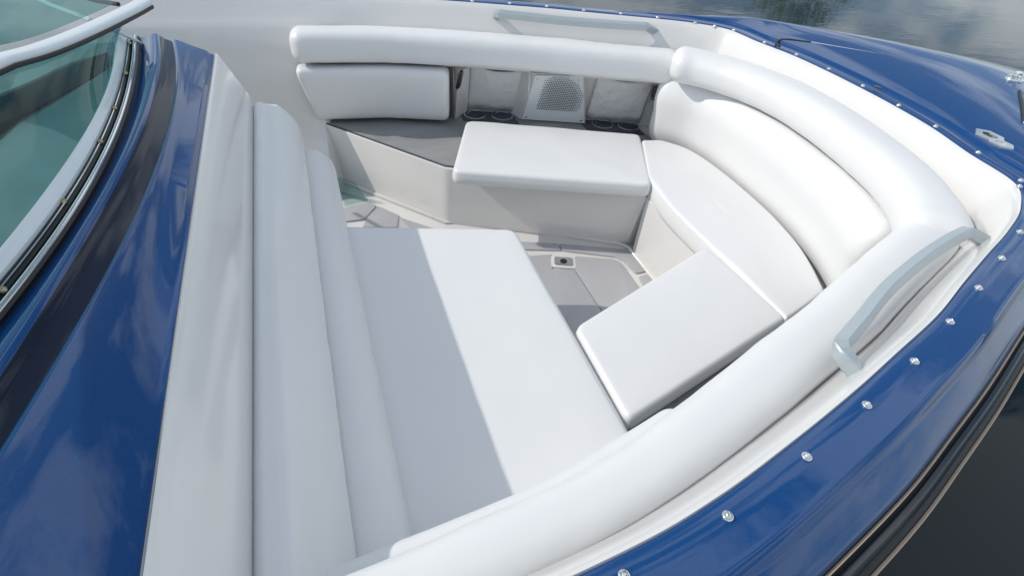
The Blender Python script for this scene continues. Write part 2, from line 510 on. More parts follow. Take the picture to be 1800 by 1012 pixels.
strip('rail_edge', [(.0345, -.0775), (.037, -.0765), (.039, -.0785), (.039, -.086), (.036, -.088)], M['cream'], rr)

# --- white inner liner (coaming, recess walls)
def lrow(d, z, da=None):
    o = []
    for p, n in zip(Bc, sn):
        dd = d
        if da is not None:
            k = max(0.0, min(1.0, (0.17 - p.x) / 0.12)); k = k * k * (3 - 2 * k)
            if p.y < 0: k = 0 if p.x > -.3 else 1.0
            dd = d * (1 - k) + da * k
        q = p + n * dd; q.z = z
        o.append(q)
    return o
lin = [lrow(-.003, -.030), lrow(-.0015, -.006), lrow(.0015, -.0005), lrow(.007, -.003), lrow(.018, -.020), lrow(.030, -.048, .034), lrow(.044, -.078, .055), lrow(.054, -.100, .072),
       lrow(.064, -.17, .085), lrow(.064, -.235, .095), lrow(.018, -.245, .100), lrow(.0, -.30, .105), lrow(-.022, -.42, .118), lrow(-.028, -.47, .13), lrow(-.028, -.56, .20), lrow(-.028, -.66, .28), lrow(-.028, -.70, .31), lrow(-.028, -.72, .345)]
liner = loft('cockpit_liner', lin, M['gel'], None, angle=50); part(liner)

# floor
ZF = -0.715
fl = mk('cockpit_floor', [(-2.6, -1.12, ZF - .004), (0.2, -1.08, ZF - .004), (1.2, -.72, ZF - .004), (1.2, .72, ZF - .004), (0.2, 1.08, ZF - .004), (-2.6, 1.12, ZF - .004)], [(0, 1, 2, 3, 4, 5)], M['gel'], None, smooth=False); part(fl)
def panel(name, pts, m, z0=ZF - .003, z1=ZF + .003, r=.008, parent=boat, label=None):
    P = round_poly([(W(*p, ZF).x, W(*p, ZF).y) if len(p) == 2 else (p[0], p[1]) for p in pts], r, 4)
    o = prism(name, P, z0, z1, m, None, bev=.0015)
    if parent is boat: part(o, boat, label)
    else: o.parent = parent
    return o
panel('floor_pad', [(905, 425), (981, 428.5), (986, 440.5), (905, 438.5)], M['evafloor'], r=.004)
panel('floor_pad', [(982.5, 428.6), (1101, 439), (1112, 446), (1135, 477), (1118, 481), (1097, 459), (1082, 452), (987.5, 440.6)], M['evafloor'], r=.01)
panel('floor_pad', [(1123, 486), (1139, 482), (1160, 510), (1140, 520)], M['evafloor'], r=.004)
hp = W(1009.5, 474, ZF); hq = W(1054, 542, ZF); hd = (hq - hp)
he = hp + hd * 3.4
hatch_l = [(W(905, 445.5, ZF).x - .15, W(905, 445.5, ZF).y), (W(970, 448, ZF).x, W(970, 448, ZF).y), (W(971, 474, ZF).x, W(971, 474, ZF).y), (hp.x - .003, hp.y), (he.x - .003, he.y), (.45, he.y)]
panel('floor_hatch', [(p[0], p[1], 0) for p in hatch_l], M['evafloor'], r=.003, label='left half of the grey deck hatch beside the latch')
q1, q2, q3, q4 = W(1011, 451, ZF), W(1078, 456, ZF), W(1090, 461, ZF), W(1118, 499, ZF)
ex = q4 + (q4 - q3) * 1.4
panel('floor_hatch', [(q1.x, q1.y, 0), (q2.x, q2.y, 0), (q3.x, q3.y, 0), (ex.x, ex.y, 0), (he.x + .003, he.y, 0), (hp.x + .003, hp.y, 0)], M['evafloor'], r=.006, label='right half of the grey deck hatch beside the latch')
# aft floor pads in the walk-through
panel('floor_pad', [(590, 370), (650, 357), (662, 362), (640, 386), (590, 392)], M['evafloor'], r=.003)
panel('floor_pad', [(665, 363), (701, 379), (698, 400), (638, 400), (643, 386)], M['evafloor'], r=.003)
panel('floor_pad', [(703, 383), (762, 402), (760, 440), (700, 430)], M['evafloor'], r=.003)
# latch
lc = (W(972, 450, ZF) + W(1009, 473, ZF)) / 2
ld = (W(1010, 463, ZF) - W(972, 460, ZF)); ang = math.atan2(ld.y, ld.x)
def rot(px, py): return (lc.x + px * math.cos(ang) - py * math.sin(ang), lc.y + px * math.sin(ang) + py * math.cos(ang))
lt = prism('hatch_latch', round_poly([rot(-.048, -.036), rot(.048, -.036), rot(.048, .036), rot(-.048, .036)], .014, 5), ZF - .002, ZF + .004, M['gel'], None, bev=.001); part(lt)
prism('latch_pull', round_poly([rot(-.036, -.026), rot(.036, -.026), rot(.036, .026), rot(-.036, .026)], .010, 5), ZF + .003, ZF + .0065, M['chrome'], lt, bev=.001)
mb = MB(); mb.lathe((lc.x, lc.y, ZF + .0066), [(.014, 0), (.014, .0012), (.008, .0016)], 20); mb.build('latch_ring', M['blackgloss'], lt)

# --- seat boxes
ZD = -0.462
def edge_pts(x0, x1, d, side):
    """points under the opening edge from x0 to x1 (offset d inward)"""
    P = [p + n * d for p, n in zip(Bc, sn) if p.y * side > .01]
    P = [p for p in P if x0 <= p.x <= x1 and not (p.x > 1.5 and abs(p.y) < .35)]
    P.sort(key=lambda p: p.x)
    return [(p.x, p.y) for p in P]
eb = edge_pts(.05, 1.50, -.024, 1)
pb = prism('port_seat_base', [(.034, 1.09), (.034, 1.018)] + [tuple(v) for v in round_poly([(.034, 1.018), (.452, .548), (1.13, .190)], .02, 5)][6:12] + [(1.1285, .192), (1.1287, .188), (1.50, .188)] + eb[::-1], ZF - .01, ZD, M['gel'], None, bev=.005); part(pb)
for v in pb.data.vertices:      # the face below the box cushion is undercut
    if v.co.z < -.7 and v.co.x > .455 and v.co.y < .6 : v.co.y += .050 * min(1, (v.co.x - .455) / .15)
    if v.co.z < -.7 and v.co.x < .455 : pass
fbx = prism('bow_seat_base', [(1.13, .1875), (1.13, -.2249), (1.60, -.2249), (1.60, .1875)], ZF - .01, ZD, M['gel'], None, bev=.005); part(fbx)
es = edge_pts(.5, 1.50, -.024, -1)
sb = prism('starboard_seat_base', [(.5, -.43), (.58, -.45), (1.13, -.225), (1.50, -.225)] + es[::-1], ZF - .01, ZD, M['gel'], None, bev=.005); part(sb)
# fillet strips along the foot of the port base
mb = MB(); mb.tube([(.03, 1.02, ZF + .002), (.452, .549, ZF + .002), (.50, .545, ZF + .002), (.62, .50, ZF + .002), (1.10, .250, ZF + .002), (1.128, .212, ZF + .002), (1.128, -.2, ZF + .002)], .009, 10)
part(mb.build('floor_fillet', M['gel']))
# deck foam on the port side ledge
led = [(.068, 1.0), (.455, .568), (1.12, .245), (1.40, .35)] + edge_pts(.07, 1.40, -.012, 1)[::-1]
part(prism('ledge_pad', round_poly(led, .012, 4), ZD - .002, ZD + .004, M['eva'], None, bev=.001), boat, 'grey foam pad on the port ledge under the backrest')
led2 = [(p[0], -p[1]) for p in [(.55, .44), (1.12, .252), (1.33, .50), (1.40, .70), (1.30, .79), (1.0, .915), (.7, 1.02), (.55, 1.06)]]
part(prism('ledge_pad', round_poly(led2, .012, 4), ZD - .002, ZD + .004, M['eva'], None, bev=.001), boat, 'grey foam pad on the starboard ledge, mostly hidden by cushions')
# dark edging line round the ledge
mb = MB(); mb.tube([(.050, 1.008, ZD + .001), (.452, .560, ZD + .001), (.9, .347, ZD + .001)], .0035, 6); part(mb.build('ledge_edging', M['evadark']))

# --- bolsters and backrests fixed to the boat
def bp(d, x0, x1, z, side=1, n=90):
    """path along the opening edge at inward offset d (number or function of x) between two x values"""
    pts = [p + k * (d(p.x) if callable(d) else d) for p, k in zip(Bc, sn) if (p.y * side > 0)]
    pts = [p for p in pts if x0 <= p.x <= x1 and not (p.x > 1.3 and abs(p.y) < .35)]
    pts.sort(key=lambda p: p.x)
    return [Vector((p.x, p.y, z)) for p in pts]
def ramp(x, x0, x1, a, b):
    t = max(0.0, min(1.0, (x - x0) / (x1 - x0))); return a + (b - a) * t
def pl(x, *kv):
    for (a, p), (b, q_) in zip(kv, kv[1:]):
        if x <= b: return p + (q_ - p) * max(0.0, (x - a) / (b - a))
    return kv[-1][1]
BOL = superell(.062, .061, 3.0, 40)
# sweeps run aft -> bow; +n is left of travel
pbol = sweep('side_bolster', bp(.127, -.055, 1.41, -.139, 1), BOL, M['vinyl'], None, n=110, rend=.045)
part(pbol, boat, 'long white upper bolster along the port side')
sbol = sweep('side_bolster', bp(lambda x: pl(x, (-.3, .082), (0, .085), (.25, .093), (.5, .105), (.75, .117), (1.0, .121), (1.3, .118)), -.35, 1.40, -.128, -1), superell(.060, .064, 2.6, 40), M['vinyl'], None, n=120, rend=.045, shp=lambda u, v, t: (u * pl(-.35 + 1.8 * t, (-.3, .82), (0, .83), (.25, .87), (.5, .95), (.75, 1.04), (1.0, 1.12), (1.2, 1.16)), v))
part(sbol, boat, 'long white upper bolster along the starboard side under the nearer rail')
LBK = superell(.052, .118, 4.5, 44, shear=.0)
def leanp(u, v, t): return u, v
plow = sweep('side_backrest', bp(.125, -.035, .572, -.326, 1), [(u - (v) * .20, v) for u, v in superell(.050, .115, 4.2, 44)], M['vinyl'], None, n=60, rend=.028)
for v in plow.data.vertices:
    if v.co.x < .2: v.co.x += .055 * max(0, (-.21 - v.co.z) / .23) * (1 - (v.co.x + .035) / .235)
part(plow, boat, 'lower white backrest pad on the port side below the bolster')
slow = sweep('side_backrest', bp(lambda x: ramp(x, -.05, .45, .138, .150), -.30, .575, -.322, -1), [(u + (v) * .14, v) for u, v in superell(.058, .130, 3.4, 44)], M['vinyl'], None, n=60, rend=.035)
part(slow, boat, 'lower white backrest pad on the starboard side below the bolster')

# front upper bolster and backrest
fb = catmull([(1.345, .545, -.102), (1.435, .475, -.102), (1.525, .33, -.100), (1.565, .15, -.094), (1.570, -.02, -.094), (1.545, -.22, -.094), (1.495, -.42, -.096), (1.425, -.56, -.10), (1.35, -.65, -.104)], 14)
fbo = sweep('bow_bolster', fb, [(u - .004, v) for u, v in superell(.082, .060, 2.5, 44)], M['vinyl'], None, n=110, rend=.045)
part(fbo, boat, 'curved white upper bolster across the bow')
base_ = [(1.315, .570), (1.360, .513), (1.425, .435), (1.453, .32), (1.460, .19), (1.460, .047), (1.453, -.10), (1.430, -.25), (1.398, -.35), (1.362, -.437), (1.330, -.50)]
bb = catmull([(x, y, 0) for x, y in base_], 10)
fk = []
for i_, p in enumerate(bb):
    t = (bb[min(i_ + 4, len(bb) - 1)] - bb[max(0, i_ - 4)]).normalized()
    fk.append(p + Vector((-t.y, t.x, 0)) * .087 + Vector((0, 0, -.308)))
FB = superell(.076, .153, 2.9, 60)
fko = sweep('bow_backrest', fk, [(u - .06 * v - (.012 * math.exp(-((v - .07) / .06) ** 2) if u < 0 else 0), v) for u, v in FB], M['vinyl'], None, n=110, rend=.05)
part(fko, boat, 'curved white lower backrest across the bow seat')

# --- aft bulkhead, coping and its two long bolster rolls
YP, YS = .515, -1.16
def extr(name, prof, y0, y1, m, parent=None, ny=40, rend=0.0, angle=35, crease=None):
    V = []; F = []; k = len(prof)
    ys = [y0 + (y1 - y0) * i / ny for i in range(ny + 1)]
    if rend:
        a = [y1 - rend * (1 - math.sin(t * math.pi / 2 / 8)) for t in range(0, 9)]
        ys = [y for y in ys if y < y1 - rend - .002] + a
    cx = sum(p[0] for p in prof) / k; cz = sum(p[1] for p in prof) / k
    for y in ys:
        sc = 0
        if rend and y > y1 - rend: sc = rend * (1 - math.sqrt(max(0, 1 - ((y - (y1 - rend)) / rend) ** 2)))
        for (x, z) in prof:
            if crease: x, z = crease(x, z, y)
            dx, dz = x - cx, z - cz; l = math.hypot(dx, dz) or 1; f = max(.05, 1 - sc / l)
            V.append((cx + dx * f, y, cz + dz * f))
    for i in range(len(ys) - 1):
        for j in range(k): F.append((i * k + j, i * k + (j + 1) % k, (i + 1) * k + (j + 1) % k, (i + 1) * k + j))
    F += [tuple(range(k)), tuple(range((len(ys) - 1) * k, len(ys) * k))]
    return mk(name, V, F, m, parent, angle=angle)
cop = extr('bulkhead', [(-.2365, -.0035), (-.232, .0035), (-.226, -.003), (-.176, -.112), (-.164, -.142), (-.166, -.20), (-.10, -.30), (-.06, -.38), (-.06, ZF), (-.26, ZF), (-.26, -.01)], YS, YP, M['gel'], None, ny=60, angle=30)
part(cop, boat, 'white bulkhead panel between the blue dash and the aft seat')
def smoothprof(P, n=6): return [(v.x, v.y) for v in catmull([Vector((p[0], p[1], 0)) for p in P], n, closed=True)]
def cre(x, z, y):
    # towards the port end the roll is full and round, further on it folds along a ridge and the face below lies flat
    t = max(0.0, min(1.0, (y + .50) / .75)); t = t * t * (3 - 2 * t)
    if x > -.130 and z > -.300:
        g = max(0.0, math.sin(math.pi * min(1, max(0, (-.135 - z) / .170))))
        x += .020 * g * t + .007 * g; z += .013 * g * t + .004 * g
    if -.140 < x < -.098 and z > -.18:
        z -= .007 * t * math.sin(math.pi * (x + .140) / .042); x -= .003 * t
    w = .0022 * noise.noise(Vector((y * 5, x * 25, 2))) + .0012 * noise.noise(Vector((y * 16, x * 20, 5)))
    return x + w, z + w
r1 = extr('aft_bolster', smoothprof([(-.166, -.170), (-.163, -.150), (-.153, -.138), (-.140, -.1385), (-.127, -.1405), (-.116, -.1450), (-.107, -.160), (-.092, -.198), (-.070, -.240), (-.053, -.276), (-.046, -.298), (-.052, -.314), (-.075, -.322), (-.12, -.315), (-.158, -.29)], 5), YS, .535, M['vinyl'], None, ny=110, rend=.055, angle=60, crease=cre)
part(r1, boat, 'upper white roll of the aft backrest')
r2 = extr('aft_backrest', smoothprof([(-.080, -.345), (-.066, -.326), (-.044, -.312), (-.012, -.313), (.018, -.328), (.038, -.353), (.047, -.384), (.047, -.408), (.034, -.425), (.0, -.44), (-.05, -.44), (-.085, -.40)], 5), YS + .1, .535, M['vinyl'], None, ny=70, rend=.055, angle=60)
part(r2, boat, 'lower white roll of the aft backrest')
# aft seat box
ab = prism('aft_seat_base', round_poly([(-.1, .15), (.50, .01), (.50, -1.05), (-.1, -1.05)], .01, 4), ZF - .01, -.475, M['gel'], None, bev=.006); part(ab)

# --- recess fittings on the port side: speaker, pockets, cup holders, latches
bl, br_ = W(915, 209.5, ZD + .006), W(1029, 217, ZD + .006)
tl, tr = W(939, 129, -.228), W(1027, 131, -.228)
nv = (br_ - bl).cross(tl - bl).normalized()
if nv.y > 0: nv = -nv
back = Vector((0.02, .14, 0))
hs = [bl, br_, tr, tl]
cent = sum(hs, Vector()) / 4
outer = [cent + (p - cent) * 1.10 for p in hs]
outer = [o + Vector((0, .035, 0)) for o in outer]
V = hs + [p + Vector(((-.035 if i in (0, 3) else .03), .10, 0)) for i, p in enumerate(hs)]
spk = mk('speaker_housing', V, [(0, 1, 2, 3), (0, 4, 5, 1), (1, 5, 6, 2), (2, 6, 7, 3), (3, 7, 4, 0)], M['gel'], None, angle=25); part(spk)
ins = [cent + (p - cent) * .96 + nv * .002 for p in hs]
f2 = [cent + (p - cent) * .955 + nv * .007 for p in hs]
mk('speaker_grille', ins + f2, [(4, 5, 6, 7), (0, 1, 5, 4), (1, 2, 6, 5), (2, 3, 7, 6), (3, 0, 4, 7)], M['speaker'], spk, angle=25)
ex_ = (br_ - bl).normalized(); ey_ = nv.cross(ex_).normalized()
if ey_.z < 0: ey_ = -ey_
rad = .112; gc = cent + nv * .0075 + ex_ * .004
mb = MB()
st = .0102
for i in range(-14, 15):
    for j in range(-14, 15):
        x = i * st + (st / 2 if j % 2 else 0); y = j * st * .87
        rr_ = math.hypot(x, y)
        if rr_ > rad: continue
        s_ = .0042 if rr_ < rad * .8 else .0034
        c = gc + ex_ * x + ey_ * y
        mb.add([c + ex_ * s_, c + ey_ * s_ * .9, c - ex_ * s_, c - ey_ * s_ * .9], [(0, 1, 2, 3)])
mb.build('grille_holes', M['hole'], spk)
for p in f2:
    mb = MB(); c = cent + (p - cent) * .88 + nv * .0005
    mb.lathe(c, [(.005, 0), (.005, .0015), (.003, .003)], 14, ax=nv); mb.build('screw', M['chrome'], spk)

def wall_pt(x, z, d=0.0):
    """a point on the port recess wall at given x, z with inward offset d"""
    cand = [i for i in range(len(Bc) - 1) if Bc[i].y > .45 and Bc[i].x <= x <= Bc[i + 1].x]
    i = cand[0]; f = (x - Bc[i].x) / (Bc[i + 1].x - Bc[i].x)
    p, n = Bc[i].lerp(Bc[i + 1], f), sn[i].lerp(sn[i + 1], f)
    t = (z + .245) / (-.47 + .245)
    dd = .018 * (1 - t) + (-.028) * t
    q = p + n * (dd + d); q.x = x; q.z = z
    return q
def pocket(x0, x1, sag):
    n = 24; rows = []
    for k, (z, bul) in enumerate(((0, .012), (-.02, .013), (-.06, .013), (-.11, .010), (-.17, .004), (-.212, .0))):
        row = []
        for i in range(n + 1):
            t = i / n; s = math.sin(math.pi * t)
            top = -.235 - sag * s ** 1.3
            zz = top + (z * (1 - sag * s / .2 if k else 1))
            row.append(wall_pt(x0 + (x1 - x0) * t, zz, .004 + bul * s ** .7))
        rows.append(row)
    o = loft('storage_pocket', rows, M['pocket'], None, thick=.003, angle=60)
    part(o)
    mb = MB(); mb.tube([p + Vector((0, -.001, .001)) for p in rows[0]], .003, 6)
    mb.build('pocket_hem', M['interior'], o)
    V = []
    for i in range(n + 1):
        t = i / n; V.append(wall_pt(x0 + .02 + (x1 - x0 - .04) * t, -.232, .002))
    for i in range(n + 1):
        t = i / n; s = math.sin(math.pi * t); V.append(wall_pt(x0 + .02 + (x1 - x0 - .04) * t, -.240 - sag * s, .003))
    mk('pocket_mouth', V, [(i, i + 1, n + 2 + i, n + 1 + i) for i in range(n)], M['interior'], o)
pocket(.665, .90, .020)
pocket(1.175, 1.40, .016)
# recess end wall beside the lower backrest
w0 = [wall_pt(.588, -.225, .13), wall_pt(.594, -.458, .10), wall_pt(.58, -.458, -.02), wall_pt(.58, -.225, -.02)]
w1 = [p + Vector((.045, -.012 if i < 2 else 0, 0)) for i, p in enumerate(w0)]
w1[0] = wall_pt(.655, -.235, .04); w1[1] = wall_pt(.665, -.458, .015)
ew = mk('recess_end_wall', w0 + w1, [(0, 1, 2, 3), (4, 5, 6, 7), (0, 1, 5, 4), (1, 2, 6, 5), (2, 3, 7, 6), (3, 0, 4, 7)], M['gel'], None, angle=25); part(ew)
def latch(px, py, z, nx, sc=1.0):
    c = W(px, py, z); n = Vector(nx).normalized()
    u = Vector((0, 0, 1)); u = (u - n * u.dot(n)).normalized(); v = n.cross(u)
    V = []; F = []; K = 20
    for h, s in ((0, 1.0), (.004, 1.0), (.007, .8)):
        for k in range(K):
            a = 2 * math.pi * k / K
            cy = .024 * sc * (1 if math.sin(a) > 0 else -1) if abs(math.sin(a)) > 1e-6 else 0
            V.append(c + n * h + v * math.cos(a) * .019 * sc * s + u * (math.sin(a) * .017 * sc * s + cy))
    for i in range(2):
        for k in range(K): F.append((i * K + k, i * K + (k + 1) % K, (i + 1) * K + (k + 1) % K, (i + 1) * K + k))
    F.append(tuple(range(2 * K, 3 * K)))
    return part(mk('pull_latch', V, F, M['blackgloss'], None))
e0 = (w1[0] - w0[0]); e1 = (w0[1] - w0[0]); nn = e0.cross(e1).normalized()
if nn.y > 0: nn = -nn
def onplane(px, py, p0, n, z0=-.3):
    d = Rm @ Vector((px - 900.0, -(py - 506.0), -FPX)); t = (p0 - CAM).dot(n) / d.dot(n)
    return CAM + d * t
c = onplane(807, 140, w0[0], nn)
latch(807, 140, c.z, nn)
latch(1151, 164, -.285, (-.6, -.8, .1), .75)
# cup holders
for px, py in ((834.8, 202), (882.7, 204.3), (1058.8, 218.5), (1104.3, 222)):
    c = W(px, py, ZD + .005)
    t = empty('cup_holder', c); part(t)
    mb = MB(); mb.lathe((0, 0, 0), [(.050, 0), (.050, .003), (.047, .005), (.043, .004), (.0415, -.002), (.0415, .0005)], 36, cap=False)
    mb.build('rim', M['darksteel'], t)
    mb = MB(); mb.lathe((0, 0, 0), [(.0412, .0012), (.0405, .0014), (.036, .0012), (.030, .0008)], 36); mb.build('well', M['blackgloss'], t)
    mb = MB()
    a0 = random.uniform(1.8, 2.4)
    P = [Vector((math.cos(a0 + k * .12) * .033, math.sin(a0 + k * .12) * .033, .003)) for k in range(9)]
    mb.tube(P, .0022, 6); mb.build('spring_clip', M['chrome'], t)
# deck foam round the cup holders, recess shade put into its dark colour
def cuppad(xa, xb):
    P = [wall_pt(xa, ZD, .006), wall_pt(xb, ZD, .006)]
    top = [wall_pt(xa + (xb - xa) * k / 8, ZD, .004) for k in range(9)]
    bot = [wall_pt(xa + (xb - xa) * k / 8, ZD, .125) for k in range(8, -1, -1)]
    o = prism('cup_shade_pad', round_poly([(p.x, p.y) for p in top + bot], .012, 3), ZD + .001, ZD + .0065, M['evadark'], None, bev=.001)
    return part(o)
cuppad(.625, .86); cuppad(1.14, 1.38)

# --- grab rails
def bar_sweep(pts, w, h, mirror_y=False):
    P = catmull([Vector(p) for p in pts], 10)
    P, T = resample(P, 90)
    V = []; F = []; sec = []
    bevel = .22
    for (u, v) in ((1 - bevel, 1), (1, 1 - bevel), (1, -1 + bevel), (1 - bevel, -1), (-1 + bevel, -1), (-1, -1 + bevel), (-1, 1 - bevel), (-1 + bevel, 1)):
        sec.append((u * w / 2, v * h / 2))
    m = len(sec)
    for i, p in enumerate(P):
        t = (P[min(i + 1, len(P) - 1)] - P[max(0, i - 1)]).normalized()
        up = Vector((0, .38, 1)).normalized(); up = (up - t * up.dot(t)).normalized(); sd_ = t.cross(up)
        for u, v in sec: V.append(p + sd_ * u + up * v)
    if mirror_y: V = [Vector((v.x, -v.y, v.z)) for v in V]
    for i in range(len(P) - 1):
        for j in range(m): F.append((i * m + j, i * m + (j + 1) % m, (i + 1) * m + (j + 1) % m, (i + 1) * m + j))
    F += [tuple(range(m)), tuple(range((len(P) - 1) * m, len(P) * m))]
    return V, F
ZR = -.018
bar = [W(1509, 662, -.045), W(1494, 640, -.030), W(1479, 618, ZR - .003), W(1477, 610, ZR), W(1481, 602, ZR), W(1514, 563, ZR), W(1560, 507, ZR), W(1621, 455, ZR), W(1668, 424, ZR), W(1693, 411, ZR), W(1699, 409, ZR), W(1706, 411, -.022), W(1717, 417, -.030), W(1738, 428, -.045)]
for my, lab in ((False, 'silver grab rail on the nearer starboard coaming'), (True, 'silver grab rail on the far port coaming')):
    V, F = bar_sweep(bar, .023, .026, my)
    g = mk('grab_rail', V, F, M['rail'], None, angle=30); part(g, boat, lab)

# --- snap fasteners round the opening
near = [(1.28 * 0, 0)]
def snap_at(p, nrm=(0, 0, 1)):
    mb = MB(); mb.lathe(p, [(.0070, -.001), (.0070, .0012), (.0062, .0022), (.0050, .0028), (.0044, .0024), (.0038, .0042), (.0028, .0050), (.0018, .0048), (.0012, .0040)], 22, ax=nrm)
    return mb.build('snap_fastener', M['chrome'])
nearpx = [(1097, 1011), (1279.5, 906), (1418.6, 801.4), (1524.4, 710.8), (1608.4, 634), (1670.7, 564.4), (1720.9, 505.2), (1761.4, 453.2), (1793.4, 407.3)]
farpx = [(830, 2), (896, 6), (961, 11), (1026, 18), (1091, 24), (1156, 31), (1222, 40), (1256, 46), (1290, 53), (1344, 75), (1400, 96), (1457, 121), (1517, 151), (1580, 185), (1645, 222), (1720, 268), (1795, 317)]
pts = [W(x, y, .002) for x, y in nearpx + farpx]
pts += [Vector((.24 - .15 * k, -1.13 - .004 * k, .001)) for k in range(2, 5)] + [Vector((.38 - .15 * k, 1.125 + .006 * k, .001)) for k in range(1, 5)] + [Vector((1.49, -.70, .001)), Vector((1.59, -.61, .001))]
for p in pts:
    s = snap_at((p.x, p.y, .001)); part(s)

# --- foredeck fittings
def flat(px, py, z=0.012): return W(px, py, z)
# flush cleat made of two linked hexagonal plates
cl = empty('deck_cleat', flat(1745, 248)); part(cl)
def hexring(cx, cy, R, r, h, name, m, z0=0):
    K = 6; V = []
    for rad_, z in ((R, z0), (R, z0 + h), (r, z0 + h), (r, z0 + .0005)):
        for k in range(K):
            a = math.pi / 6 + 2 * math.pi * k / K; V.append((cx + math.cos(a) * rad_ * .75, cy + math.sin(a) * rad_, z))
    F = []
    for i in range(3):
        for k in range(K): F.append((i * K + k, i * K + (k + 1) % K, (i + 1) * K + (k + 1) % K, (i + 1) * K + k))
    F.append(tuple(range(3 * K, 4 * K)))
    return mk(name, V, F, m, cl, angle=25)
a_ = flat(1739, 241) - cl.location + OFF * 1.0
cbase = flat(1745, 248)
o1 = flat(1738, 241) - cbase; o2 = flat(1758, 254) - cbase
hexring(o1.x, o1.y, .042, .022, .006, 'cleat_plate', M['chrome'])
hexring(o2.x, o2.y, .036, .016, .0045, 'cleat_plate', M['chrome'])
mb = MB(); mb.lathe((o1.x, o1.y, .0012), [(.017, 0), (.017, .0012)], 16); mb.build('cleat_recess', M['black'], cl)
# bow light
bl_ = empty('bow_light', W(1783, 143, .012)); part(bl_)
mb = MB(); mb.lathe((0, 0, 0), [(.034, 0), (.034, .009), (.029, .018), (.017, .024), (.005, .026)], 26, sx=1.25, sy=.75); mb.build('light_housing', M['chrome'], bl_)
mb = MB(); mb.lathe((-.03, -.035, 0), [(.012, 0), (.012, .006), (.006, .010)], 16); mb.build('light_lens', M['acrylic'], bl_)
mb = MB(); mb.lathe((.0, .0, .026), [(.010, 0), (.012, .004), (.008, .006)], 16); mb.build('light_cap', M['alu'], bl_)
# anchor locker slot
P = [W(1792, 160, .020), W(1797, 185, .020), W(1800, 215, .019)]
mb = MB(); mb.tube(P, .0042, 8); part(mb.build('locker_slot', M['black']))
mb = MB(); mb.tube([p + Vector((-.012, -.008, 0)) for p in P], .003, 8); part(mb.build('locker_trim', M['chrome']))
# oval drain plate
mb = MB(); mb.lathe(W(1543, 154, .012), [(.012, -.002), (.012, .001), (.009, .002)], 20, sx=.5, sy=1.2); part(mb.build('deck_vent', M['blackgloss']))
# crease on the foredeck: dark hook, highlight put in as a chrome line
P = [W(x, y, z) for x, y, z in ((1371, 82, .008), (1364, 77, .009), (1368, 72, .010), (1384, 70, .012), (1425, 75, .013))]
mb = MB(); mb.tube(catmull(P, 6), .004, 6); part(mb.build('crease_hook', M['black']))
P = [W(x, y, .012) for x, y in ((1425, 75), (1500, 88), (1580, 102), (1648, 115))]
mb = MB(); mb.tube(catmull(P, 8), .0035, 8); part(mb.build('crease_highlight', M['chrome']))

# --- blue dash top, dark stripe
def ext(pxs, z, ylo=-1.25, yhi=None, n=60, deg=3, zfun=None):
    """curve x(y) through unprojected points, least squares, then extended to starboard"""
    import numpy as np
    P = [W(x, y, z) for x, y in pxs]
    ys = np.array([p.y for p in P]); xs = np.array([p.x for p in P])
    co = np.polyfit(ys, xs, min(deg, len(P) - 1)); ymin, ymax = ys.min(), ys.max()
    d = np.polyder(co)
    hi = yhi if yhi is not None else ymax
    o = []
    for k in range(n):
        y = hi + (ylo - hi) * k / (n - 1)
        if y < ymin:
            dy = y - ymin; x = np.polyval(co, ymin) + np.polyval(d, ymin) * dy - .10 * dy * dy
        elif y > ymax: x = np.polyval(co, ymax) + np.polyval(d, ymax) * (y - ymax)
        else: x = np.polyval(co, y)
        o.append(Vector((float(x), y, z)))
    return o
Gp = [(246, 76), (240, 135), (213, 245), (145, 370), (40, 520), (0, 572)]
SLp = [(277, 62), (277, 125), (260, 190), (220, 280), (165, 380), (100, 500), (0, 642)]
SRp = [(305, 75), (310, 125), (300, 200), (272, 300), (235, 380), (175, 505), (121, 581), (0, 793)]
YE = .62
G = ext(Gp, .022, yhi=.60); SL = ext(SLp, .040, yhi=.575); SR = ext(SRp, .030, yhi=.55)
E = [Vector((-.2355, YP + (-1.25 - YP) * k / 59, .001)) for k in range(60)]
def shiftc(C, dx, dz): return [p + Vector((dx, 0, dz)) for p in C]
def mixc(A, B, t, dz=0): return [a.lerp(b, t) + Vector((0, 0, dz)) for a, b in zip(A, B)]
Gi = shiftc(G, -.06, .0)
rows = [Gi, G, mixc(G, SL, .5, .002), shiftc(SL, -.008, .001), SL, shiftc(SL, .003, -.004), mixc(SL, SR, .5, -.006), shiftc(SR, -.003, -.004), SR, shiftc(SR, .008, .001), mixc(SR, E, .4, .002), mixc(SR, E, .8, .001), shiftc(E, -.012, .0005), shiftc(E, -.003, -.002), shiftc(E, -.0002, -.012), shiftc(E, -.0002, -.08)]
fm = [0, 0, 0, 0, 0, 1, 1, 0, 0, 0, 0, 0, 0, 0, 0]
dash = loft('dash_top', rows, M['blue'], None, mats=[M['blue'], M['stripe']], fmrow=fm, angle=50); part(dash, boat, 'blue glossy dash top with a dark stripe in front of the windshield')
# its port end face
V = []; prof = [r[0] for r in rows[:-2]]
V = prof + [p + Vector((0, .002, -.75)) for p in prof]
k = len(prof)
part(mk('console_side', V, [(i, i + 1, k + i + 1, k + i) for i in range(k - 1)], M['gel'], None))

